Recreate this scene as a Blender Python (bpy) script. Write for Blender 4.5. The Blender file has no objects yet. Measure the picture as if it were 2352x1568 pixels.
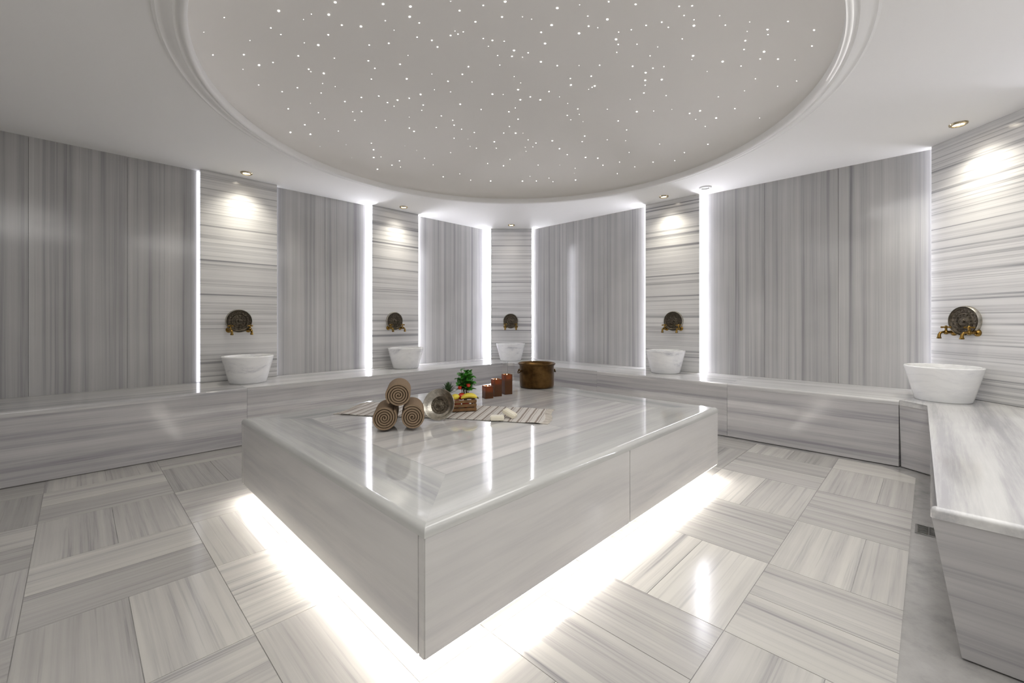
import bpy, bmesh, math, random
from mathutils import Vector, Matrix
random.seed(7)
sc = bpy.context.scene
COL = sc.collection
TH = math.atan2(.714, .70)
V = Vector((math.cos(TH), math.sin(TH), 0)); U = Vector((-math.sin(TH), math.cos(TH), 0))
def W(a, b, z=0.0):
    return V*a + U*b + Vector((0, 0, z))
CH = 2.446      # ceiling height
BZ = 0.48       # bench height
SZ = 0.475      # platform height
DW = 4.87       # wall plane
def lin(r, g, b):
    f = lambda c: (c/255/12.92) if c/255 <= .04045 else ((c/255+.055)/1.055)**2.4
    return (f(r), f(g), f(b), 1)

# ------------------------------------------------------------------ materials
def newmat(name):
    m = bpy.data.materials.new(name); m.use_nodes = True
    nt = m.node_tree; b = nt.nodes['Principled BSDF']
    return m, nt, b
def ramp(nt, stops, interp='LINEAR'):
    r = nt.nodes.new('ShaderNodeValToRGB'); r.color_ramp.interpolation = interp
    e = r.color_ramp.elements
    e[0].position, e[0].color = stops[0]
    e[1].position, e[1].color = stops[-1]
    for p, c in stops[1:-1]:
        k = e.new(p); k.color = c
    return r
def vmath(nt, op, a, b=None):
    n = nt.nodes.new('ShaderNodeVectorMath'); n.operation = op
    for i, x in enumerate((a, b)):
        if x is None: continue
        if isinstance(x, (tuple, list)): n.inputs[i].default_value = x
        elif isinstance(x, (int, float)): n.inputs['Scale'].default_value = x
        else: nt.links.new(x, n.inputs[i])
    return n.outputs[0]
def math_(nt, op, a, b=0.0):
    n = nt.nodes.new('ShaderNodeMath'); n.operation = op
    for i, x in enumerate((a, b)):
        if isinstance(x, (int, float)): n.inputs[i].default_value = x
        else: nt.links.new(x, n.inputs[i])
    return n.outputs[0]
def noise(nt, vec, scale, detail=6, rough=.6, dist=0.0):
    n = nt.nodes.new('ShaderNodeTexNoise'); n.inputs['Scale'].default_value = scale
    n.inputs['Detail'].default_value = detail; n.inputs['Roughness'].default_value = rough
    n.inputs['Distortion'].default_value = dist
    nt.links.new(vec, n.inputs['Vector'])
    return n.outputs['Fac']
def mixc(nt, fac, a, b, mode='MIX'):
    n = nt.nodes.new('ShaderNodeMix'); n.data_type = 'RGBA'; n.blend_type = mode
    for key, x in ((0, fac), (6, a), (7, b)):
        if isinstance(x, (int, float)): n.inputs[key].default_value = x
        elif isinstance(x, tuple): n.inputs[key].default_value = x
        else: nt.links.new(x, n.inputs[key])
    return n.outputs[2]

def marble(name, s, light, mid, dark, rough=.12, line=.5, uv=False, warp=.25, p=(.36, .5, .66), grout=False, tone=.12, l2=3.3):
    m, nt, B = newmat(name)
    tc = nt.nodes.new('ShaderNodeTexCoord')
    src = tc.outputs['Object']
    if uv:
        un = nt.nodes.new('ShaderNodeUVMap'); un.uv_map = 'grain'; src = un.outputs[0]
    oi = nt.nodes.new('ShaderNodeObjectInfo')
    at = nt.nodes.new('ShaderNodeAttribute'); at.attribute_name = 'rnd'
    off = nt.nodes.new('ShaderNodeCombineXYZ')
    for i, k in enumerate((17., 11., 7.)):
        nt.links.new(math_(nt, 'MULTIPLY', oi.outputs['Random'], k), off.inputs[i])
    v = vmath(nt, 'ADD', src, off.outputs[0])
    v = vmath(nt, 'ADD', v, vmath(nt, 'MULTIPLY', at.outputs['Color'], (9., 13., 6.)))
    # gentle warp so the bands wander like stone bedding
    wn = nt.nodes.new('ShaderNodeTexNoise'); wn.inputs['Scale'].default_value = 1.3; wn.inputs['Detail'].default_value = 2
    nt.links.new(v, wn.inputs['Vector'])
    wv = vmath(nt, 'MULTIPLY', vmath(nt, 'SUBTRACT', wn.outputs['Color'], (.5, .5, .5)), (warp*.12,)*3)
    v = vmath(nt, 'ADD', v, wv)
    v1 = vmath(nt, 'MULTIPLY', v, tuple(s))
    n1 = noise(nt, v1, 1.0, 7, .68)
    r1 = ramp(nt, [(p[0], dark), (p[1], mid), (p[2], light)])
    nt.links.new(n1, r1.inputs[0])
    v2 = vmath(nt, 'MULTIPLY', v, tuple(x*l2 for x in s))
    n2 = noise(nt, v2, 1.0, 4, .6)
    r2 = ramp(nt, [(.33, (1, 1, 1, 1)), (.44, (0, 0, 0, 1))])
    nt.links.new(n2, r2.inputs[0])
    f = math_(nt, 'MULTIPLY', r2.outputs[0], line)
    c = mixc(nt, f, r1.outputs[0], dark)
    # clouding
    n3 = noise(nt, v, 1.7, 3, .5)
    r3 = ramp(nt, [(.3, (1-tone, 1-tone, 1-tone, 1)), (.7, (1, 1, 1, 1))])
    nt.links.new(n3, r3.inputs[0])
    c = mixc(nt, 1.0, c, r3.outputs[0], 'MULTIPLY')
    if grout:
        at2 = nt.nodes.new('ShaderNodeAttribute'); at2.attribute_name = 'rnd'
        sp = nt.nodes.new('ShaderNodeSeparateColor'); nt.links.new(at2.outputs['Color'], sp.inputs[0])
        tr = ramp(nt, [(0, (.72, .72, .725, 1)), (1, (1, 1, .985, 1))]); nt.links.new(sp.outputs[1], tr.inputs[0])
        c = mixc(nt, 1.0, c, tr.outputs[0], 'MULTIPLY')
    nt.links.new(c, B.inputs['Base Color'])
    B.inputs['Roughness'].default_value = rough
    return m

g = lambda x, y=None, z=None: lin(x, x if y is None else y, x if z is None else z)
M_panel = marble('marble_vertical_band', (16, 16, .10), g(201,200,198), g(180,179,178), g(136,135,138), .14, .35, p=(.29,.45,.68), warp=.07)
M_pil = marble('marble_horizontal_band', (.16, .16, 38), g(225,224,222), g(209,208,207), g(130,130,134), .16, .5, p=(.35,.45,.57), warp=.05, l2=2.1)
M_seatA = marble('marble_seat_lengthwise', (.4, 9, 9), g(216,215,212), g(203,202,200), g(175,174,176), .1, .3, warp=.15)
M_seatB = marble('marble_seat_crosswise', (9, .4, 9), g(216,215,212), g(203,202,200), g(175,174,176), .1, .3, warp=.15)
M_skirt = marble('marble_skirt', (.3, .3, 14), g(198,196,195), g(184,182,182), g(150,148,152), .12, .3, warp=.12)
M_platside = marble('marble_platform_side', (.3, .3, 5), g(212,210,207), g(205,203,200), g(190,188,188), .1, .08, warp=.2, tone=.07)
M_borderA = marble('marble_border_lengthwise', (.3, 7, 7), g(200,200,196), g(189,189,186), g(162,163,164), .05, .2, warp=.1)
M_borderB = marble('marble_border_crosswise', (7, .3, 7), g(200,200,196), g(189,189,186), g(162,163,164), .05, .2, warp=.1)
M_fieldA = marble('marble_field', (.3, 8, 8), g(218,216,212), g(207,205,202), g(180,179,179), .05, .2, warp=.1)
M_floor = marble('marble_floor_tiles', (19, .3, 1), g(211,208,202), g(196,193,189), g(146,145,147), .15, .32, uv=True, grout=True, p=(.29,.42,.60), warp=.08)
M_channel = marble('marble_channel', (5, 5, 1), g(178,176,173), g(168,166,163), g(148,147,146), .15, .2)
M_basin = marble('marble_basin', (2.5, 2.5, 9), g(242,242,241), g(234,234,234), g(192,193,198), .18, .15, warp=3.0, p=(.30,.42,.55))
def plain(name, col, rough=.5, metal=0., **k):
    m, nt, B = newmat(name)
    tc = nt.nodes.new('ShaderNodeTexCoord')
    n = noise(nt, tc.outputs['Object'], k.get('ns', 30), 5, .6)
    c2 = tuple(min(1, x*k.get('var', .8)) for x in col[:3])+(1,)
    r = ramp(nt, [(.35, c2), (.65, col)]); nt.links.new(n, r.inputs[0])
    nt.links.new(r.outputs[0], B.inputs['Base Color'])
    B.inputs['Roughness'].default_value = rough; B.inputs['Metallic'].default_value = metal
    if 'spec' in k: B.inputs['Specular IOR Level'].default_value = k['spec']
    if k.get('bump'):
        bp = nt.nodes.new('ShaderNodeBump'); bp.inputs['Strength'].default_value = k['bump']; bp.inputs['Distance'].default_value = .004
        n2 = noise(nt, tc.outputs['Object'], k.get('bs', 200), 4, .6)
        nt.links.new(n2, bp.inputs['Height']); nt.links.new(bp.outputs[0], B.inputs['Normal'])
    return m
def emis(name, col, s, sample=True):
    m, nt, B = newmat(name)
    B.inputs['Base Color'].default_value = (.8, .8, .8, 1)
    B.inputs['Emission Color'].default_value = col; B.inputs['Emission Strength'].default_value = s
    if not sample: m.cycles.emission_sampling = 'NONE'
    return m
M_ceil = plain('white_plaster', g(243,242,240), .9, var=.995, ns=1, spec=.1)
M_mould = plain('white_moulding', g(241,240,238), .7, var=.995, ns=1, spec=.2)
M_dome = plain('beige_dome_plaster', g(236,233,228), 1., var=.998, ns=.8, spec=0.)
M_dark = plain('dark_joint', g(120,118,114), .9)
M_brass = plain('polished_brass', lin(160,128,68), .22, 1., var=.5, ns=40)
M_pewter = plain('engraved_dark_metal', lin(106,98,86), .38, 1., var=.35, ns=60, bump=.8, bs=140)
M_tin = plain('tinned_copper', lin(198,193,182), .28, 1., var=.65, ns=45, bump=.4, bs=120)
M_copper = plain('aged_copper', lin(116,88,52), .34, 1., var=.35, ns=9, bump=.2, bs=50)
M_towel = plain('brown_terry', lin(150,129,106), .95, var=.82, ns=160, bump=.8, bs=420, spec=.1)
M_soap = plain('cream_soap', lin(232,225,206), .45, var=.96)
M_wood = plain('warm_crate_wood', lin(124,90,52), .55, var=.6, ns=25)
M_leaf = plain('green_leaf', lin(72,150,48), .4, var=.5, ns=25)
M_leaf2 = plain('blue_green_spiky_leaf', lin(76,104,66), .45, var=.6, ns=40)
M_red = plain('red_fruit', lin(196,56,32), .25, var=.75, ns=18)
M_yel = plain('yellow_fruit', lin(226,204,72), .35, var=.85, ns=18)
M_steel = plain('grate_steel', lin(170,170,168), .3, 1., var=.8)
M_wax = plain('white_wax', lin(240,225,195), .5, var=.97)
M_stem = plain('brown_stem', lin(90,80,40), .7)
M_chrome = plain('brushed_ring', lin(205,190,160), .25, 1., var=.85)
M_white = plain('white_ring', g(235,235,235), .4, var=.98)
M_lamp = emis('lamp_glow', (1, .9, .74, 1), 25)
M_star = emis('star_glow', (1, .95, .88, 1), 5, False)
M_flame = emis('flame_glow', (1, .66, .28, 1), 60)
# amber glass: dark, lets flame light glow through the thin upper walls
M_amber, nt, B = newmat('amber_candle_glass')
B.inputs['Base Color'].default_value = lin(82,52,27); B.inputs['Roughness'].default_value = .22
tr_ = nt.nodes.new('ShaderNodeBsdfTranslucent'); tr_.inputs[0].default_value = lin(200,132,60)
mx_ = nt.nodes.new('ShaderNodeMixShader'); mx_.inputs[0].default_value = .27
nt.links.new(B.outputs[0], mx_.inputs[1]); nt.links.new(tr_.outputs[0], mx_.inputs[2])
nt.links.new(mx_.outputs[0], nt.nodes['Material Output'].inputs[0])
# striped cloth
M_cloth, nt, B = newmat('striped_cotton')
tc = nt.nodes.new('ShaderNodeTexCoord'); sx = nt.nodes.new('ShaderNodeSeparateXYZ'); nt.links.new(tc.outputs['Object'], sx.inputs[0])
t = math_(nt, 'FRACT', math_(nt, 'MULTIPLY', sx.outputs[0], 1/.052))
r = ramp(nt, [(0, lin(212,207,200)), (.30, lin(150,137,127)), (.52, lin(212,207,200)), (.68, lin(166,155,146)), (.76, lin(212,207,200))], 'CONSTANT')
nt.links.new(t, r.inputs[0])
nn = noise(nt, tc.outputs['Object'], 260, 3, .6); rr = ramp(nt, [(.3, (.8,.8,.8,1)), (.7, (1,1,1,1))]); nt.links.new(nn, rr.inputs[0])
nt.links.new(mixc(nt, 1., r.outputs[0], rr.outputs[0], 'MULTIPLY'), B.inputs['Base Color']); B.inputs['Roughness'].default_value = .95
M_fringe = plain('cotton_fringe', lin(206,198,188), .95)

# ------------------------------------------------------------------ mesh helpers
def box(bm, x0, x1, y0, y1, z0, z1, mx=None):
    vs = [bm.verts.new(p) for p in ((x0,y0,z0),(x1,y0,z0),(x1,y1,z0),(x0,y1,z0),(x0,y0,z1),(x1,y0,z1),(x1,y1,z1),(x0,y1,z1))]
    for f in ((3,2,1,0),(4,5,6,7),(0,1,5,4),(1,2,6,5),(2,3,7,6),(3,0,4,7)): bm.faces.new([vs[i] for i in f])
    if mx is not None:
        for v in vs: v.co = mx @ v.co
    return vs
def lathe(bm, prof, seg=48, mx=None, closed=False):
    rings = []
    for (r, z) in prof:
        if r < 1e-6:
            rings.append([bm.verts.new((0, 0, z))])
        else:
            rings.append([bm.verts.new((r*math.cos(2*math.pi*i/seg), r*math.sin(2*math.pi*i/seg), z)) for i in range(seg)])
    pairs = list(zip(rings, rings[1:]))
    if closed: pairs.append((rings[-1], rings[0]))
    for A, Bq in pairs:
        for i in range(seg):
            j = (i+1) % seg
            if len(A) == 1 and len(Bq) == 1: continue
            if len(A) == 1: bm.faces.new((A[0], Bq[i], Bq[j]))
            elif len(Bq) == 1: bm.faces.new((A[i], A[j], Bq[0]))
            else: bm.faces.new((A[i], A[j], Bq[j], Bq[i]))
    if mx is not None:
        for R in rings:
            for v in R: v.co = mx @ v.co
def tube(bm, pts, rad, seg=12, caps=True):
    pts = [Vector(p) for p in pts]
    rads = rad if isinstance(rad, (list, tuple)) else [rad]*len(pts)
    rings = []; prev = None
    for i, p in enumerate(pts):
        d = (pts[min(i+1, len(pts)-1)] - pts[max(i-1, 0)]).normalized()
        ref = prev if prev is not None else (Vector((0,0,1)) if abs(d.z) < .9 else Vector((1,0,0)))
        x = (ref - d*ref.dot(d)).normalized(); y = d.cross(x); prev = x
        rings.append([bm.verts.new(p + (x*math.cos(2*math.pi*k/seg) + y*math.sin(2*math.pi*k/seg))*rads[i]) for k in range(seg)])
    for A, Bq in zip(rings, rings[1:]):
        for i in range(seg):
            j = (i+1) % seg; bm.faces.new((A[i], A[j], Bq[j], Bq[i]))
    if caps:
        bm.faces.new(rings[0][::-1]); bm.faces.new(rings[-1])
def sphere(bm, c, r, sc_=(1,1,1), seg=16):
    mx = Matrix.Translation(c) @ Matrix.Diagonal((r*sc_[0], r*sc_[1], r*sc_[2], 1))
    bmesh.ops.create_uvsphere(bm, u_segments=seg, v_segments=seg//2+2, radius=1, matrix=mx)
def prism(bm, poly, z0, z1, bev=(), w=.02, bot=None, seg=4):
    bot = bot or poly; n = len(poly)
    lo = [bm.verts.new((p[0], p[1], z0)) for p in bot]; hi = [bm.verts.new((p[0], p[1], z1)) for p in poly]
    bm.faces.new(lo[::-1]); bm.faces.new(hi)
    for i in range(n): bm.faces.new((lo[i], lo[(i+1)%n], hi[(i+1)%n], hi[i]))
    if bev:
        ed = []
        for i in bev:
            ed.append(bm.edges.get((hi[i], hi[(i+1)%n])))
            if (i+1) % n in bev: ed.append(bm.edges.get((lo[(i+1)%n], hi[(i+1)%n])))
        bmesh.ops.bevel(bm, geom=ed, offset=w, segments=seg, profile=.5, affect='EDGES')
def finish(name, bm, mat, parent=None, loc=(0,0,0), rz=0., rot=None, smooth=False, rnd=False, auto=None, wn=False):
    bmesh.ops.recalc_face_normals(bm, faces=bm.faces)
    me = bpy.data.meshes.new(name)
    if rnd:
        lay = bm.loops.layers.float_color.new('rnd'); seen = set()
        for f in bm.faces:
            if f in seen: continue
            c = (random.random(), random.random(), random.random(), 1); st = [f]; seen.add(f)
            while st:
                q = st.pop()
                for l in q.loops: l[lay] = c
                for e in q.edges:
                    for h in e.link_faces:
                        if h not in seen: seen.add(h); st.append(h)
    bm.to_mesh(me); bm.free(); me.materials.append(mat)
    if smooth:
        me.polygons.foreach_set('use_smooth', [True]*len(me.polygons))
        try: me.set_sharp_from_angle(angle=math.radians(auto or 40))
        except Exception: pass
    ob = bpy.data.objects.new(name, me); COL.objects.link(ob)
    if wn:
        md = ob.modifiers.new('wn', 'WEIGHTED_NORMAL'); md.keep_sharp = True; md.weight = 100
    if parent: ob.parent = parent
    ob.location = loc; ob.rotation_euler = rot if rot else (0, 0, rz)
    return ob
def empty(name, loc, rz=0., rot=None):
    e = bpy.data.objects.new(name, None); e.empty_display_size = .1; COL.objects.link(e)
    e.location = loc; e.rotation_euler = rot if rot else (0, 0, rz); return e
def tag(o, label, cat, group=None, kind=None):
    o['label'] = label; o['category'] = cat
    if group: o['group'] = group
    if kind: o['kind'] = kind
    return o
def struct(o): o['kind'] = 'structure'; return o
BM = bmesh.new

# ------------------------------------------------------------------ floor
P = .56
region = [(-1.5,.07),(3.93,.07),(4.075,.25),(4.075,4.16),(-1.5,4.16)]
def clip(poly, reg):
    out = poly
    for i in range(len(reg)):
        a = Vector(reg[i]); b = Vector(reg[(i+1) % len(reg)]); d = b-a
        side = lambda q: d.x*(q[1]-a.y)-d.y*(q[0]-a.x)
        res = []
        for k in range(len(out)):
            p, q = out[k], out[(k+1) % len(out)]
            sp, sq = side(p), side(q)
            if sp >= 0: res.append(p)
            if sp*sq < 0:
                t = sp/(sp-sq); res.append((p[0]+(q[0]-p[0])*t, p[1]+(q[1]-p[1])*t))
        out = res
        if len(out) < 3: return []
    return out
bm = BM(); uvl = bm.loops.layers.uv.new('grain'); cl = bm.loops.layers.float_color.new('rnd')
gp = .0013
for i in range(-6, 9):
    for j in range(-5, 9):
        a0 = .418+i*P; b0 = .5+j*P; along_a = (i+j) % 2 == 0
        for k in range(2):
            if along_a: r_ = (a0+gp, a0+P-gp, b0+k*P/2+gp, b0+(k+1)*P/2-gp)
            else: r_ = (a0+k*P/2+gp, a0+(k+1)*P/2-gp, b0+gp, b0+P-gp)
            poly = clip([(r_[0],r_[2]),(r_[1],r_[2]),(r_[1],r_[3]),(r_[0],r_[3])], region)
            if len(poly) < 3: continue
            c = (random.random(), random.random(), random.random(), 1)
            hi = [bm.verts.new((p[0],p[1],0)) for p in poly]; lo = [bm.verts.new((p[0],p[1],-.01)) for p in poly]
            fs = [bm.faces.new(hi)] + [bm.faces.new((lo[q], lo[(q+1)%len(lo)], hi[(q+1)%len(lo)], hi[q])) for q in range(len(lo))]
            for f in fs:
                for l in f.loops:
                    x, y = l.vert.co.x, l.vert.co.y
                    l[uvl].uv = (y, x) if along_a else (x, y)
                    l[cl] = c
floor = struct(finish('floor', bm, M_floor, rz=TH))
bm = BM(); prism(bm, [(-1.6,-.95),(5.1,-.95),(5.1,5.1),(-1.6,5.1)], -.06, -.0025)
struct(finish('trim_1', bm, M_channel, rz=TH))

# ------------------------------------------------------------------ walls
def wall(name, segs, mk):
    bm = BM()
    for s0, s1 in zip(segs, segs[1:]): mk(bm, s0+.001, s1-.001)
    return struct(finish(name, bm, M_panel, rz=TH, rnd=True))
wall('wall_left', [-1.5,-.81,-.256,.30,.80,1.44,1.965,2.49,3.14,3.8,4.47,4.98], lambda bm,a,b: box(bm,a,b,DW,DW+.1,0,CH))
wall('wall_right', [-.03,.6,1.2,1.81,2.447,3.07,3.69,4.31,4.86], lambda bm,a,b: box(bm,DW,DW+.1,a,b,0,CH))
wall('wall_near', [-1.5,-.9,-.3,.3,.9,1.5,2.1,2.7,3.3,3.9,4.25], lambda bm,a,b: box(bm,a,b,-.85,-.75,0,CH))
wall('wall_back', [-.75,0,.6,1.2,1.8,2.4,3.0,3.6,4.2,4.87], lambda bm,a,b: box(bm,-1.6,-1.5,a,b,0,CH))
bm = BM(); box(bm, 3.47, 3.57, 2.35, 3.52, 0, CH)
struct(finish('wall_corner', bm, M_pil))

# pilasters: floating slabs in front of the walls
def led(loc, rz, s, col=(.91,.91,1,1)):
    m = emis('led_strip_light', col, s)
    bm = BM(); box(bm, -.011, .011, -.006, .006, 0, CH-BZ-.012)
    o = finish('led_strip', bm, m, loc=loc, rz=rz)
    return tag(o, 'slim cool-white light strip glowing beside the marble pilaster', 'light strip', 'light strips beside the pilasters')
n = 1
def pilaster(center, width, rz, thick=.05):
    global n
    n += 1
    bm = BM(); box(bm, -width/2, width/2, -thick, 0, BZ+.001, CH-.001)
    bmesh.ops.bevel(bm, geom=bm.edges[:], offset=.002, segments=1, affect='EDGES')
    return struct(finish('trim_%d' % n, bm, M_pil, loc=center, rz=rz))
def pil_leds(c, width, rz, sl, sr):
    dx = Vector((math.cos(rz), math.sin(rz), 0)); dy = Vector((-math.sin(rz), math.cos(rz), 0))
    for sgn, s in ((-1, sl), (1, sr)):
        if s > 0:
            p = Vector(c) + dx*sgn*(width/2+.005) + dy*.018; p.z = BZ+.004
            led(p, rz, s)
LF = DW-.03
for (a0, a1, sl, sr) in ((.795,1.44,2.,2.),(2.49,3.135,38,40)):
    c = W((a0+a1)/2, LF); pilaster(c, a1-a0, TH); pil_leds(c, a1-a0, TH, sl, sr)
for (b0, b1, sl, sr) in ((1.813,2.447,36,56),):
    c = W(LF, (b0+b1)/2); rz = TH-math.pi/2; pilaster(c, b1-b0, rz); pil_leds(c, b1-b0, rz, sl, sr)
c = Vector((-.01, 6.50, 0)); pilaster(c, .62, 0); pil_leds(c, .62, 0, 46, 46)
c = Vector((3.41, 2.95, 0)); pilaster(c, .94, -math.pi/2); pil_leds(c, .94, -math.pi/2, 12, 30)

# ------------------------------------------------------------------ ceiling with round opening, moulding, dome
DC = Vector((.02, 3.07)); R = 1.875; N = 144
bm = BM(); inner = []; outer = []
for i in range(N):
    t = 2*math.pi*i/N; cx, cy = math.cos(t), math.sin(t)
    inner.append((DC.x+(R+.07)*cx, DC.y+(R+.07)*cy))
    k = 5.2/max(abs(cx), abs(cy)); outer.append((DC.x+k*cx, DC.y+k*cy))
lo_i = [bm.verts.new((p[0],p[1],CH)) for p in inner]; lo_o = [bm.verts.new((p[0],p[1],CH)) for p in outer]
hi_i = [bm.verts.new((p[0],p[1],CH+.1)) for p in inner]; hi_o = [bm.verts.new((p[0],p[1],CH+.1)) for p in outer]
for i in range(N):
    j = (i+1) % N
    bm.faces.new((lo_i[i], lo_i[j], lo_o[j], lo_o[i])); bm.faces.new((hi_i[i], hi_o[i], hi_o[j], hi_i[j]))
    bm.faces.new((lo_i[i], hi_i[i], hi_i[j], lo_i[j])); bm.faces.new((lo_o[i], lo_o[j], hi_o[j], hi_o[i]))
struct(finish('ceiling', bm, M_ceil))
bm = BM()
prof = [(R+.13,0.002),(R+.128,-.006),(R+.115,-.010),(R+.108,-.005),(R+.095,-.006),(R+.075,-.019),(R+.052,-.024),(R+.044,-.016),(R+.036,-.018),(R+.03,-.030),(R+.015,-.035),(R+.004,-.031),(R,-.022),(R,.01),(R+.004,.02),(R+.03,.024),(R+.13,.03)]
lathe(bm, prof, 160, closed=True)
struct(finish('trim_%d' % (n+1), bm, M_mould, loc=(DC.x, DC.y, CH), smooth=True, auto=50))
DR = R+.03; DZ0 = CH+.022; DH = .34
def dome_z(r): return DZ0 + DH*math.sqrt(max(0, 1-(r/DR)**2))
bm = BM()
prof = [(DR*math.cos(t*math.pi/2/24), DH*math.sin(t*math.pi/2/24)) for t in range(25)]
prof[-1] = (0, DH)
lathe(bm, prof, 128)
struct(finish('ceiling.001', bm, M_dome, loc=(DC.x, DC.y, DZ0), smooth=True, auto=80))

# ------------------------------------------------------------------ fibre-optic stars on the dome
pts = [(515,38),(468,73),(489,125),(560,125),(622,62),(645,77),(595,148),(627,143),(558,157),(532,195),(594,195),(697,42),(754,78),(755,33),(785,57),(699,97),(685,126),(574,92),(709,157),(731,102),(768,132),(829,58),(905,67),(885,45),(893,98),(848,102),(846,139),(861,156),(853,180),(919,146),(937,125),(958,85),(941,36),(963,52),(992,92),(1005,107),(1045,70),(1052,78),(1064,73),(1035,80),(1092,48),(1110,88),(1122,105),(1131,92),(1158,94),(1153,38),(1200,38),(1221,42),(1243,73),(1252,99),(1213,119),(1176,128),(1148,148),(1143,126),(1181,175),(1200,131),(1267,57),(1350,35),(1352,60),(1373,62),(1330,75),(1395,42),(1420,100),(1415,90),(1421,72),(1450,68),(1484,57),(1520,50),(1535,62),(1594,57),(1594,43),(1653,35),(1716,72),(1712,92),(1763,67),(1764,78),(1709,113),(1702,150),(1722,48),(1870,67),(1924,17),(1865,105),(1826,136),(1755,117),(1787,133),(1589,135),(1592,126),(1567,88),(1525,152),(1483,165),(1453,150),(1482,183),(1482,194),(1479,213),(1493,127),(1520,182),(1530,218),(1543,250),(1584,260),(1608,253),(1620,290),(1626,330),(1688,248),(1710,207),(1735,180),(1786,198),(1830,185),(1745,270),(1645,270),(1304,237),(1303,264),(1285,222),(1261,210),(1241,228),(1218,222),(1190,205),(1170,290),(1190,273),(1105,250),(1131,215),(1084,188),(1062,170),(1076,152),(1040,275),(1043,287),(1057,238),(1029,185),(1035,210),(992,170),(998,205),(966,215),(972,240),(940,225),(905,243),(890,235),(913,228),(870,220),(810,255),(830,222),(792,232),(770,198),(741,190),(714,163),(683,200),(662,248),(648,209),(580,248),(713,237),(617,283),(700,285),(667,302),(713,308),(735,335),(746,272),(777,300),(795,331),(815,275),(858,343),(875,360),(808,362),(867,388),(900,378),(920,383),(940,268),(930,335),(951,301),(957,345),(975,363),(995,378),(1018,405),(1043,316),(1035,350),(1056,398),(1080,335),(1081,413),(1127,415),(1120,375),(1140,340),(1157,305),(1200,415),(1213,320),(1232,415),(1236,378),(1270,417),(1285,340),(1303,355),(1321,385),(1322,412),(1337,325),(1345,360),(1373,362),(1395,320),(1418,398),(1423,372),(1437,323),(1445,350),(1458,383),(1475,400),(1500,372),(1515,330),(1530,385),(1550,368),(1572,350),(1420,277),(1395,250),(1360,200),(1352,205),(1366,197),(1330,150),(1310,180),(1280,150),(640,22),(770,5),(880,8),(1035,3),(1110,12),(1280,18),(1460,8),(1590,12),(1810,48)]
def star_from_dir(px, py):
    dx, dy, dz = (px-1176)/980, 1.0, (737-py)/980
    t = 1.2
    while t < 7:
        x, y, z = dx*t-DC.x, dy*t-DC.y, 1.05+dz*t
        r = math.hypot(x, y)
        if r < DR and z > dome_z(r): break
        t += .01
    return (dx*t-DC.x, dy*t-DC.y)
spos = []
for p in pts:
    x, y = star_from_dir(*p)
    if math.hypot(x, y) < DR-.06: spos.append((x, y))
while len(spos) < 300:
    a = random.uniform(0, 2*math.pi); r = (DR-.2)*math.sqrt(random.random())
    q = (r*math.cos(a), r*math.sin(a))
    if min(math.hypot(q[0]-s[0], q[1]-s[1]) for s in spos) > .065: spos.append(q)
bm = BM(); sphere(bm, (0,0,0), 1, (1,1,.5), 8)
st0 = None
for i, (x, y) in enumerate(spos[:300]):
    if st0 is None:
        o = st0 = finish('star_light', bm, M_star, smooth=True)
    else:
        o = st0.copy(); COL.objects.link(o)
    r = math.hypot(x, y); z = dome_z(r)
    o.location = (x+DC.x, y+DC.y, z)
    nrm = Vector((x*DH/DR**2, y*DH/DR**2, 1*math.sqrt(1-(r/DR)**2))).normalized()
    o.rotation_euler = nrm.to_track_quat('Z', 'Y').to_euler()
    s = random.choice((.0022, .0030, .0038, .0046, .0060)); o.scale = (s*1.15, s, s*1.4)
    tag(o, 'tiny glowing star point set into the beige dome', 'ceiling light', 'star lights in the dome')

# ------------------------------------------------------------------ downlights
def downlight(x, y, ring=M_chrome, power=0, tilt_to=None, col=(1,.945,.82), r=.042):
    e = empty('recessed_downlight', (x, y, CH-.0005))
    bm = BM(); lathe(bm, [(r*.72,-.002),(r*.8,-.012),(r*.95,-.014),(r*1.15,-.009),(r*1.22,0),(r*.72,0)], 32, closed=True)
    finish('ring', bm, ring, e, smooth=True)
    bm = BM(); lathe(bm, [(0,-.003),(r*.5,-.004),(r*.72,-.0025)], 24)
    finish('bulb', bm, M_lamp if power else M_white, e, smooth=True)
    if power:
        for nm, sz, pw, tl in (('downlight_beam', 116, power*.9, .08), ('downlight_core', 66, power*.3, .08)):
            L = bpy.data.lights.new(nm, 'SPOT'); L.energy = pw; L.color = col
            L.spot_size = math.radians(sz); L.spot_blend = 1.; L.shadow_soft_size = .06
            lo = bpy.data.objects.new(nm, L); COL.objects.link(lo); lo.parent = e
            lo.location = (0, 0, -.02)
            d = Vector((tilt_to[0]*tl, tilt_to[1]*tl, -1)); lo.rotation_euler = d.to_track_quat('-Z', 'Y').to_euler()
    return tag(e, 'small round recessed ceiling spotlight with a pale metal ring', 'ceiling light', 'recessed spotlights')
q = W(1.12, 4.60); downlight(q.x, q.y, power=30, tilt_to=U)
q = W(2.80, 4.60); downlight(q.x, q.y, power=28, tilt_to=U)
downlight(-.01, 6.20, power=4, tilt_to=(0,1))
q = W(4.60, 2.13); downlight(q.x, q.y, power=30, tilt_to=V)
downlight(3.16, 3.02, power=36, tilt_to=(1,0))
e = downlight(2.02, 4.456, ring=M_white, r=.05); e['label'] = 'white round recessed ceiling fitting, unlit'
# unseen fill lights added under the ceiling to brighten the room, no fixtures
for (a, b, pw) in ((-.6,.1,20),(-.7,1.5,8),(1.2,-.1,20),(2.6,-.1,20)):
    L = bpy.data.lights.new('added_fill_light', 'AREA'); L.shape = 'DISK'; L.size = 1.3; L.energy = pw; L.color = (1,.985,.965)
    lo = bpy.data.objects.new('added_fill_light', L); COL.objects.link(lo); lo.location = W(a, b, CH-.03)

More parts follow.
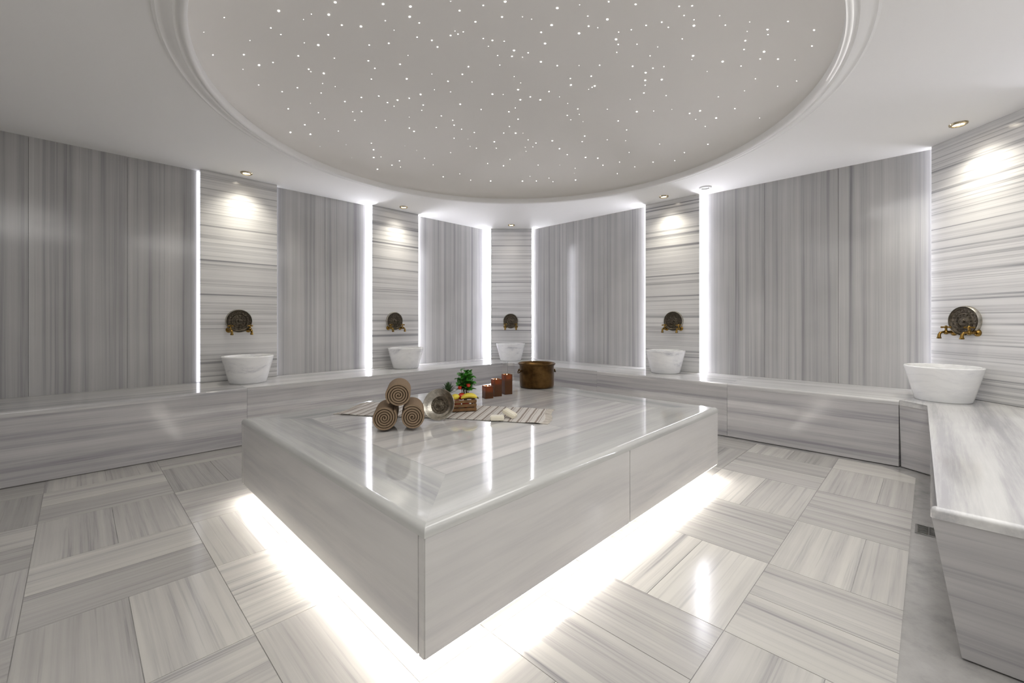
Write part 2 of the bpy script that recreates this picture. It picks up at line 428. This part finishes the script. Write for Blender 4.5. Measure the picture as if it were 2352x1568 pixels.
# ------------------------------------------------------------------ benches
def bench(label, seats, skirts, seat_mat):
    e = empty('marble_bench', W(seats[0][0][0][0], seats[0][0][0][1], 0), TH)
    ox, oy = seats[0][0][0]
    loc = lambda poly: [(p[0]-ox, p[1]-oy) for p in poly]
    for poly, bev in seats:
        bm = BM(); prism(bm, loc(poly), BZ-.035, BZ, bev, .015)
        finish('seat', bm, seat_mat, e, smooth=True, auto=30, wn=True)
    for poly, bot in skirts:
        bm = BM(); prism(bm, loc(poly), .004, BZ-.0353, bot=loc(bot) if bot else None)
        finish('front_panel', bm, M_skirt, e)
    return tag(e, label, 'bench', 'marble benches around the room')
g_ = .0008; s_ = 4.143
bench('long polished grey-white marble bench beneath two basins',
  [([(-1.49,4.14),(1.013-g_,4.14),(1.013-g_,DW-.002),(-1.49,DW-.002)], (0,)),
   ([(1.013+g_,4.14),(4.02,4.14),(4.08-g_,4.08+g_),(4.86,4.862),(1.013+g_,DW-.002)], (0,1))],
  [([(-1.49,s_),(1.013-g_,s_),(1.013-g_,4.85),(-1.49,4.85)], None),
   ([(1.013+g_,s_),(4.022,s_),(4.084-g_,4.084+g_),(4.84,4.842),(1.013+g_,4.85)], None)], M_seatA)
bench('polished marble bench with a basin between two tall wall panels',
  [([(4.08+g_,4.08-g_),(4.14,4.02),(4.14,2.71+g_),(DW-.002,2.71+g_),(DW-.002,4.86)], (0,1)),
   ([(4.14,2.71-g_),(4.14,1.32+g_),(DW-.002,1.32+g_),(DW-.002,2.71-g_)], (0,)),
   ([(4.14,1.32-g_),(4.14,.16+g_),(DW-.002,-.02+g_),(DW-.002,1.32-g_)], (0,))],
  [([(4.084+g_,4.084-g_),(s_,4.022),(s_,2.71+g_),(4.85,2.71+g_),(4.85,4.84)], None),
   ([(s_,2.71-g_),(s_,1.32+g_),(4.85,1.32+g_),(4.85,2.71-g_)], None),
   ([(s_,1.32-g_),(s_,.162+g_),(4.85,-.015+g_),(4.85,1.32-g_)], None)], M_seatB)
bench('marble bench with a rounded nosing, ending at the entrance',
  [([(4.14,.16-g_),(4.02,0),(1.84,0),(1.84,-.745),(4.14,-.745),(4.868,-.022)], (0,1,2))],
  [([(4.143,.16-g_),(4.024,-.003),(1.843,-.003),(1.843,-.74),(4.13,-.74),(4.85,-.022)],
    [(4.155,.15),(4.04,-.03),(1.925,-.07),(1.925,-.74),(4.13,-.74),(4.85,-.022)])], M_seatA)

# drain grate
e = empty('drain_grate', W(2.98, .005, -.0025), TH)
bm = BM()
for x0,x1,y0,y1 in ((-.065,.065,-.05,-.042),(-.065,.065,.042,.05),(-.065,-.057,-.042,.042),(.057,.065,-.042,.042)): box(bm,x0,x1,y0,y1,0,.004)
finish('frame', bm, M_steel, e)
bm = BM(); box(bm, -.056,.056,-.041,.041,0,.0006); finish('sump', bm, M_dark, e)
bm = BM()
for i in range(-7, 7):
    mx = Matrix.Translation((i*.008+.004, .021 if i % 2 else -.021, 0.0008)) @ Matrix.Rotation(.6 if i % 2 else -.6, 4, 'Z')
    box(bm, -.002,.002,-.02,.02,0,.0027, mx)
box(bm,-.057,.057,-.0015,.0015,0,.0035)
finish('grille', bm, M_steel, e)
tag(e, 'small metal drain grate set in the floor channel', 'drain')

# ------------------------------------------------------------------ central platform
A0,A1,B0,B1 = .68,2.99,1.01,2.90; Zb = .10; bw = .29
ctr = ((A0+A1)/2, (B0+B1)/2)
e = plat = empty('marble_platform', W(ctr[0], ctr[1], 0), TH)
x0,x1,y0,y1 = A0-ctr[0],A1-ctr[0],B0-ctr[1],B1-ctr[1]
k = .0006
bz = SZ-.035
fr = [([(x0,y0),(x1,y0),(x1-bw,y0+bw),(x0+bw,y0+bw)], M_borderA), ([(x1,y0),(x1,y1),(x1-bw,y1-bw),(x1-bw,y0+bw)], M_borderB),
      ([(x1,y1),(x0,y1),(x0+bw,y1-bw),(x1-bw,y1-bw)], M_borderA), ([(x0,y1),(x0,y0),(x0+bw,y0+bw),(x0+bw,y1-bw)], M_borderB)]
for poly, mt in fr:
    bm = BM(); prism(bm, poly, bz, SZ, (0,), .022, seg=6)
    finish('top_border', bm, mt, e, smooth=True, auto=30, wn=True)
bm = BM()
fx0,fx1,fy0,fy1 = x0+bw,x1-bw,y0+bw,y1-bw
for i in range(3):
    h = (fy1-fy0)/3; box(bm, fx0+.0018, fx0+(fx1-fx0)*.5-.0005, fy0+i*h+.0007, fy0+(i+1)*h-.0007, bz, SZ-.0003)
    box(bm, fx0+(fx1-fx0)*.5+.0005, fx1-.0018, fy0+i*h+.0007, fy0+(i+1)*h-.0007, bz, SZ-.0003)
finish('top_field', bm, M_fieldA, e, rnd=True)
jx = 1.824-ctr[0]; t = .03; o_ = .0005
for (bx) in ((x0+o_, jx-k, y0+o_, y0+t), (jx+k, x1-o_, y0+o_, y0+t), (x0+o_, x1-o_, y1-t, y1-o_), (x0+o_, x0+t, y0+t+k, y1-t-k), (x1-t, x1-o_, y0+t+k, y1-t-k)):
    bm = BM(); box(bm, bx[0],bx[1],bx[2],bx[3], Zb, bz-.0004)
    bmesh.ops.bevel(bm, geom=[q for q in bm.edges if abs(q.verts[0].co.z-q.verts[1].co.z) > .1], offset=.003, segments=2, affect='EDGES')
    finish('side_panel', bm, M_platside, e)
bm = BM(); box(bm, x0+.16, x1-.16, y0+.16, y1-.16, 0, bz-.001); finish('plinth', bm, M_skirt, e)
M_under = emis('under_platform_light', (1,.945,.88,1), 21)
i0, i1 = .006, .042
for bx in ((x0+i0,x1-i0,y0+i0,y0+i1),(x0+i0,x1-i0,y1-i1,y1-i0),(x0+i0,x0+i1,y0+i1+.001,y1-i1-.001),(x1-i1,x1-i0,y0+i1+.001,y1-i1-.001)):
    bm = BM(); box(bm, bx[0],bx[1],bx[2],bx[3], Zb-.006, Zb-.0005); finish('light_strip', bm, M_under, e)
tag(plat, 'large square polished marble platform glowing along its underside', 'platform')

# ------------------------------------------------------------------ basins
def basin_parts(e):
    bm = BM()
    lathe(bm, [(0,0),(.146,0),(.150,.003),(.1515,.008),(.170,.08),(.190,.158),(.209,.232),(.2105,.241),(.206,.247),(.194,.248),(.188,.244),(.180,.215),(.160,.12),(.130,.06),(.08,.045),(0,.042)], 72)
    finish('bowl', bm, M_basin, e, smooth=True, auto=40)
for (p, lab) in ((W(1.12,4.55), 'round white marble basin on the bench below a wide pilaster'),
                 (W(2.81,4.57), 'round white marble basin on the bench below a spotlit pilaster'),
                 (Vector((-.02,6.21,0)), 'round white marble basin in the chamfered corner of the bench'),
                 (W(4.57,2.10), 'round white marble basin between two brightly lit panel edges'),
                 (Vector((3.10,3.07,0)), 'round white marble basin on the angled bench by the drain channel')):
    e = empty('marble_basin', (p.x, p.y, BZ)); e.rotation_euler[2] = random.uniform(0, 6)
    basin_parts(e)
    tag(e, lab, 'basin', 'marble basins on the benches')

# ------------------------------------------------------------------ tap sets
ROTX = Matrix.Rotation(math.radians(90), 4, 'X')   # z -> -y (out of the wall)
def tapset(p, rz):
    e = empty('wall_tap_set', (p[0], p[1], 1.05), rz)
    bm = BM()
    lathe(bm, [(0,.030),(.010,.029),(.014,.020),(.03,.017),(.034,.021),(.038,.017),(.062,.014),(.066,.018),(.070,.014),(.086,.015),(.092,.022),(.099,.024),(.103,.018),(.104,0),(0,0)], 48, ROTX)
    for k_ in range(12):
        a = k_*math.pi/6; sphere(bm, (.05*math.cos(a), -.017, .05*math.sin(a)), .006, seg=8)
    for k_ in range(20):
        a = k_*math.pi/10; sphere(bm, (.078*math.cos(a), -.015, .078*math.sin(a)), .0045, seg=8)
    finish('backplate', bm, M_pewter, e, smooth=True)
    bm = BM(); lathe(bm, [(.100,.012),(.106,.024),(.113,.012),(.113,0),(.1,0)], 48, ROTX, closed=True)
    finish('plate_rim', bm, M_tin, e, smooth=True)
    for sx in (-.082, .082):
        bm = BM(); z0 = -.085
        lathe(bm, [(0,.016),(.014,.016),(.020,.010),(.026,.006),(.027,0),(0,0)], 24, Matrix.Translation((sx,0,z0)) @ ROTX)
        tube(bm, [(sx,0,z0),(sx,-.03,z0),(sx,-.055,z0)], [.010,.011,.013])
        sphere(bm, (sx,-.062,z0), .017)
        tube(bm, [(sx,-.062,z0),(sx,-.085,z0+.001),(sx,-.105,z0-.004),(sx,-.114,z0-.018),(sx,-.115,z0-.04)], [.010,.009,.009,.010,.012])
        lathe(bm, [(.009,-.002),(.014,0),(.014,.008),(.009,.01)], 20, Matrix.Translation((sx,-.115,z0-.046)), closed=True)
        tube(bm, [(sx,-.062,z0+.01),(sx,-.062,z0+.034)], [.008,.007])
        finish('tap', bm, M_brass, e, smooth=True)
        bm = BM()
        for ang in (0, math.pi/2):
            dx, dy = .024*math.cos(ang+.5), .024*math.sin(ang+.5)
            tube(bm, [(sx-dx,-.062-dy,z0+.038),(sx,-.062,z0+.040),(sx+dx,-.062+dy,z0+.038)], [.0065,.0045,.0065], 8)
            for q_ in (-1,1): sphere(bm, (sx+q_*dx,-.062+q_*dy,z0+.038), .0075, seg=8)
        sphere(bm, (sx,-.062,z0+.043), .009, seg=10)
        finish('handle', bm, M_brass, e, smooth=True)
    return tag(e, 'engraved round metal plate with two brass taps on the pilaster', 'tap', 'brass tap sets above the basins')
PF = LF-.05
q = W(1.10, PF); tapset(q, TH)
q = W(2.78, PF); tapset(q, TH)
tapset((-.02, 6.45), 0)
q = W(PF, 2.10); tapset(q, TH-math.pi/2)
tapset((3.36, 3.16), -math.pi/2)

# ------------------------------------------------------------------ things on the platform
CZ = SZ
# cloth
ca = Vector((-1.02, 2.83)); cb = Vector((.20, 2.575)); L_ = (cb-ca).length; crz = math.atan2(cb.y-ca.y, cb.x-ca.x)
e = empty('striped_towel', (*(ca+cb)/2, CZ), crz)
def cz(x, y):
    edge = max(0, abs(x)-.33)*2
    return .0025 + .006*edge*(1+math.sin(x*38+y*9))*.6 + .0012*(1+math.sin(y*40+x*17))*(.3+edge)
def cy_(x, y): return y + .018*math.sin(x*4.2+.8)
bm = BM(); nx, ny = 130, 40; Wd = .40
gr = [[bm.verts.new(((-L_/2+L_*i/nx) + .012*math.sin((j/ny)*6), cy_(-L_/2+L_*i/nx, -Wd/2+Wd*j/ny), cz(-L_/2+L_*i/nx, -Wd/2+Wd*j/ny))) for j in range(ny+1)] for i in range(nx+1)]
for i in range(nx):
    for j in range(ny): bm.faces.new((gr[i][j], gr[i+1][j], gr[i+1][j+1], gr[i][j+1]))
o = finish('cloth', bm, M_cloth, e, smooth=True); md = o.modifiers.new('thick', 'SOLIDIFY'); md.thickness = .0018; md.offset = 0
bm = BM()
for s in (-1, 1):
    for k_ in range(44):
        y = -Wd/2+Wd*(k_+.5)/44; x = s*L_/2 + .012*math.sin(((y+Wd/2)/Wd)*6)
        yy = cy_(s*L_/2, y); z = cz(s*L_/2, y)
        w1 = random.uniform(-.008,.008)
        tube(bm, [(x-s*.004,yy,z),(x+s*.018,yy+w1*.5,max(.002,z*.6)),(x+s*.040,yy+w1,.002)], [.0018,.0016,.0022], 5)
o = finish('fringe', bm, M_fringe, e, smooth=True); o['kind'] = 'stuff'
tag(e, 'brown and cream striped cotton bath cloth with fringed ends', 'towel')
CT = CZ+.006
# rolled towels
def rolled(x, y, z, rz, spin):
    bm = BM(); r0, pitch, th = .006, .0124, .0117; turns = (.0675-r0)/pitch; n_ = int(turns*36); Ln = .23; ny_ = 12
    rows = []
    for i in range(n_+1):
        t_ = i/36*2*math.pi; r = r0+pitch*i/36
        r *= 1+.018*math.sin(2*t_+spin)
        c_, s_2 = math.cos(t_+spin), math.sin(t_+spin); row = []
        for j in range(ny_+1):
            yy = -Ln/2+Ln*j/ny_; rnd_ = .0025*math.sin(t_*.9+j)*(1 if j in (0, ny_) else .3)
            q1 = .0019 if j in (0, ny_) else 0
            row.append((bm.verts.new(((r-q1)*c_, yy+rnd_, (r-q1)*s_2)), bm.verts.new(((r-th+q1)*c_, yy+rnd_, (r-th+q1)*s_2))))
        rows.append(row)
    for i in range(n_):
        for j in range(ny_):
            A, B_, C, D = rows[i][j], rows[i+1][j], rows[i+1][j+1], rows[i][j+1]
            bm.faces.new((A[0],B_[0],C[0],D[0])); bm.faces.new((A[1],D[1],C[1],B_[1]))
        for j in (0, ny_):
            A, B_ = rows[i][j], rows[i+1][j]; bm.faces.new((A[0],A[1],B_[1],B_[0]))
    for i in (0, n_):
        for j in range(ny_):
            A, D = rows[i][j], rows[i][j+1]; bm.faces.new((A[0],D[0],D[1],A[1]))
    return finish('rolled_towel', bm, M_towel, loc=(x,y,z), rz=rz, smooth=True, auto=60)
RR = .068
for (px_, Y_, z_, rz_, sp, lab) in ((-.683,2.31,CT+RR,.22,1.0,'rolled brown terry towel at the bottom of a stack of three'),
                         (-.544,2.335,CT+RR,.22,2.6,'rolled brown terry towel beside the leaning metal bowl'),
                         (-.613,2.32,CT+RR+.1165,.22,4.2,'rolled brown terry towel resting on top of two others')):
    tag(rolled(px_, Y_, z_, rz_, sp), lab, 'towel', 'stack of rolled towels')
# leaning bowl
bmz = CT+.001
e = empty('metal_bowl', (-.425, 2.475, bmz+.085), rot=(math.radians(70), 0, math.radians(-4)))
bm = BM()
lathe(bm, [(0,-.034),(.03,-.034),(.055,-.030),(.074,-.016),(.084,0),(.090,.003),(.092,.001),(.088,-.003),(.078,-.019),(.058,-.034),(.03,-.038),(0,-.038)], 56)
finish('bowl', bm, M_tin, e, smooth=True, auto=60)
bm = BM(); lathe(bm, [(0,-.026),(.006,-.027),(.012,-.031),(.030,-.0325),(.034,-.030),(.038,-.0325),(.052,-.0295)], 40)
for rr_, cnt in ((.022,10),(.046,22)):
    for k_ in range(cnt):
        a = k_*2*math.pi/cnt; sphere(bm, (rr_*math.cos(a), rr_*math.sin(a), -.0315 if rr_ < .04 else -.0305), .0026, (1,1,.6), 8)
finish('engraved_boss', bm, M_pewter, e, smooth=True)
tag(e, 'shallow engraved metal bath bowl leaning against the crate', 'bowl')
# wooden crate
cr = Vector((-.335, 2.735)); crr = math.radians(14)
e = empty('wooden_crate', (cr.x, cr.y, CT), crr)
hx, hy, hh = .095, .062, .072
bm = BM()
for sx in (-1,1):
    for sy in (-1,1): box(bm, sx*hx-.006*(1+sx), sx*hx+.006*(1-sx), sy*hy-.006*(1+sy), sy*hy+.006*(1-sy), 0, hh)
finish('corner_post', bm, M_wood, e)
for sy in (-1,1):
    for z_ in (.004,.029,.054):
        bm = BM(); box(bm, -hx-.002, hx+.002, sy*hy-.002+sy*.002, sy*hy+.002+sy*.002, z_, z_+.018); finish('slat', bm, M_wood, e)
for sx in (-1,1):
    for z_ in (.004,.029,.054):
        bm = BM(); box(bm, sx*hx-.002+sx*.002, sx*hx+.002+sx*.002, -hy, hy, z_, z_+.018); finish('slat', bm, M_wood, e)
bm = BM(); box(bm, -hx+.002, hx-.002, -hy+.002, hy-.002, .002, .006); finish('base', bm, M_wood, e)
tag(e, 'small slatted wooden crate filled with fruit and greenery', 'crate')
def C(x, y, z):
    c_, s_2 = math.cos(crr), math.sin(crr); return (cr.x+x*c_-y*s_2, cr.y+x*s_2+y*c_, CT+z)
for (x,y,z,r_,lab) in ((.035,-.028,.040,.024,'round red fruit at the front of the crate'),(-.015,.028,.040,.024,'round red fruit under the green leaves'),(.010,-.010,.088,.024,'red-orange fruit on top of the pile'),(-.02,-.032,.042,.024,'round red fruit beside the spiky succulent')):
    e = empty('red_apple', C(x,y,z)); bm = BM()
    lathe(bm, [(0,-r_*.8),(r_*.35,-r_*.88),(r_*.8,-r_*.5),(r_,0),(r_*.9,r_*.5),(r_*.5,r_*.85),(r_*.15,r_*.75),(0,r_*.62)], 24)
    finish('flesh', bm, M_red, e, smooth=True, auto=80)
    bm = BM(); tube(bm, [(0,0,r_*.6),(.002,.001,r_*1.15)], .0015, 6); finish('stem', bm, M_stem, e)
    tag(e, lab, 'apple', 'red fruit in the crate')
for (x,y,z,rz_,lab) in ((.055,-.038,.088,.25,'yellow banana lying over the crate edge'),(.05,-.064,.088,.25,'yellow banana resting beside another')):
    e = empty('banana', C(x,y,z), rz_); bm = BM(); pp=[]; rd=[]
    for k_ in range(11):
        t_ = -1+k_*.2; pp.append((t_*.05, .0, -.016*t_*t_+.012)); rd.append(.013*max(.25,(1-t_**4*.8)))
    tube(bm, pp, rd, 10); finish('peel', bm, M_yel, e, smooth=True)
    bm = BM(); tube(bm, [(.05,0,-.003),(.061,0,-.010)], [.003,.0025], 6); finish('stem', bm, M_stem, e)
    tag(e, lab, 'banana', 'bananas in the crate')
e = empty('lemon', C(-.035,-.045,.092)); bm = BM()
lathe(bm, [(0,-.030),(.004,-.028),(.014,-.019),(.020,0),(.014,.019),(.004,.028),(0,.030)], 20, Matrix.Rotation(1.4,4,'Y'))
finish('rind', bm, M_yel, e, smooth=True, auto=80); tag(e, 'yellow lemon on the fruit pile in the crate', 'lemon')
def leaf(bm, base, d, length, width, droop, twist=0.):
    d = Vector(d).normalized(); side = d.cross(Vector((0,0,1)))
    if side.length < .1: side = Vector((1,0,0))
    side = (Matrix.Rotation(twist, 3, d) @ side.normalized()); prev = None; up = side.cross(d)
    for k_ in range(9):
        t_ = k_/8; c_ = Vector(base)+d*length*t_+Vector((0,0,-droop*t_*t_)); w = width*(math.sin(math.pi*min(1,t_*.93+.05))**.8)*.5
        row = [bm.verts.new(c_-side*w+up*w*.35), bm.verts.new(c_), bm.verts.new(c_+side*w+up*w*.35)]
        if prev:
            for i in (0,1): bm.faces.new((prev[i],prev[i+1],row[i+1],row[i]))
        prev = row
# leafy plant
e = empty('leafy_plant', C(.042,.036,.008)); bm = BM(); st = BM()
for s in range(14):
    az = random.uniform(0,6.28); ln = random.uniform(.015,.05); h = random.uniform(.13,.238)
    tip = Vector((ln*math.cos(az)-.008, ln*math.sin(az)*.6, h)); tube(st, [(0,0,0),Vector((tip.x*.3,tip.y*.3,h*.5)),tip], [.0025,.002,.0012], 6)
    for k_ in range(8):
        t_ = k_/7; p = Vector((tip.x*(.4+.6*t_), tip.y*(.4+.6*t_), .112+(h-.112)*t_)); aa = az+k_*2.4
        leaf(bm, p, (math.cos(aa), math.sin(aa), random.uniform(.1,1.1)), random.uniform(.040,.060), random.uniform(.034,.048), .014, random.uniform(-.4,.4))
finish('stem', st, M_stem, e, smooth=True)
finish('leaves', bm, M_leaf, e, smooth=True, auto=80)
for (x,y,z) in ((.025,-.062,.15),(-.03,-.058,.135)):
    bm = BM(); sphere(bm, (x,y,z), .012, (1,1,.9), 12)
    for k_ in range(6):
        a = k_*math.pi/3; leaf(bm, (x,y,z), (math.cos(a),math.sin(a),.7), .020,.016,.003)
    bmesh.ops.remove_doubles(bm, verts=bm.verts, dist=.0001)
    finish('flower', bm, M_red, e, smooth=True, auto=80)['label'] = 'small red flower'
tag(e, 'bright green leafy plant with red blooms rising from the crate', 'plant')
# spiky succulent
e = empty('spiky_succulent', C(-.072,.012,.095)); bm = BM()
for k_ in range(38):
    a = k_*2.4; el = .45+1.0*k_/38
    leaf(bm, (0,0,.006+k_*.0006), (math.cos(a)*math.cos(el), math.sin(a)*math.cos(el), math.sin(el)), .056+.012*random.random(), .014, .003)
finish('leaves', bm, M_leaf2, e, smooth=True, auto=80)
bm = BM(); lathe(bm, [(0,-.087),(.014,-.082),(.018,-.03),(.018,0),(.010,.015),(0,.02)], 20); finish('base', bm, M_leaf2, e, smooth=True)
tag(e, 'spiky blue-green succulent rosette in the crate', 'succulent')
# soaps
def soap(loc, rot, lab):
    bm = BM(); box(bm, -.04,.04,-.027,.027,0,.026)
    bmesh.ops.bevel(bm, geom=bm.edges[:], offset=.005, segments=3, affect='EDGES')
    tag(finish('soap_bar', bm, M_soap, loc=loc, rot=rot, smooth=True, auto=50), lab, 'soap', 'cream soap bars')
soap((-.086,2.455,CT), (0,0,.05), 'cream bar of soap lying flat on the striped cloth')
soap((-.018,2.515,CT+.014), (0,math.radians(24),-.45), 'cream bar of soap tilted against the other bar')
# candles
for (x,y,h,lab) in ((-.182,3.19,.092,'short dark amber square candle holder'),(-.120,3.28,.130,'medium amber square candle holder with a lit tealight'),(-.040,3.37,.155,'tall amber square candle holder with a lit flame')):
    e = empty('candle_holder', (x,y,CZ+.0005), .45); w = .032; t_ = .005; bm = BM(); d_ = .05
    box(bm,-w,w,-w,w,0,h-d_); box(bm,-w,w,-w,-w+t_,h-d_,h); box(bm,-w,w,w-t_,w,h-d_,h); box(bm,-w,-w+t_,-w+t_,w-t_,h-d_,h); box(bm,w-t_,w,-w+t_,w-t_,h-d_,h)
    finish('holder', bm, M_amber, e)
    bm = BM(); lathe(bm, [(0,0),(.019,0),(.019,.016),(.016,.014),(0,.013)], 24); o = finish('wax', bm, M_wax, e, loc=(0,0,h-d_+.0005), smooth=True)
    bm = BM(); lathe(bm, [(0,0),(.0035,.005),(.0048,.011),(.003,.024),(0,.036)], 14); finish('flame', bm, M_flame, e, loc=(0,0,h-d_+.0165), smooth=True)
    tag(e, lab, 'candle', 'candles on the platform')
# copper pot
e = empty('copper_cauldron', (.216, 3.73, CZ+.0005)); bm = BM()
lathe(bm, [(0,0),(.135,0),(.146,.006),(.150,.02),(.151,.06),(.151,.12),(.150,.170),(.150,.185),(.155,.195),(.163,.202),(.165,.208),(.161,.211),(.155,.207),(.148,.196),(.142,.18),(.141,.12),(.143,.03),(.13,.012),(0,.010)], 72)
finish('body', bm, M_copper, e, smooth=True, auto=60)
for sgn in (-1, 1):
    a = .25 if sgn > 0 else math.pi+.25; d = Vector((math.cos(a), math.sin(a), 0)); s = Vector((-d.y, d.x, 0)); pp = []
    for k_ in range(9):
        t_ = math.pi*k_/8; pp.append(d*(.150+.020*math.sin(t_))+s*(.035*math.cos(t_))+Vector((0,0,.148-.022*math.sin(t_))))
    bm = BM(); tube(bm, pp, .005, 10)
    for q_ in (0,-1): sphere(bm, pp[q_], .010, seg=10)
    finish('handle', bm, M_copper, e, smooth=True)
tag(e, 'aged copper cauldron with a flared rim and side handles', 'pot')

# ------------------------------------------------------------------ world, camera
w = bpy.data.worlds.new('World'); sc.world = w; w.use_nodes = True
w.node_tree.nodes['Background'].inputs[0].default_value = (.5,.5,.5,1); w.node_tree.nodes['Background'].inputs[1].default_value = .3
cam = bpy.data.cameras.new('Camera'); co = bpy.data.objects.new('Camera', cam); COL.objects.link(co)
co.location = (0, 0, 1.05); co.rotation_euler = (math.pi/2, 0, 0)
cam.sensor_width = 36; cam.lens = 980/2352*36; cam.shift_y = -47/2352; cam.clip_start = .02
sc.camera = co
sc.view_settings.view_transform = 'Standard'
sc.view_settings.look = 'None'
sc.view_settings.exposure = 0.1
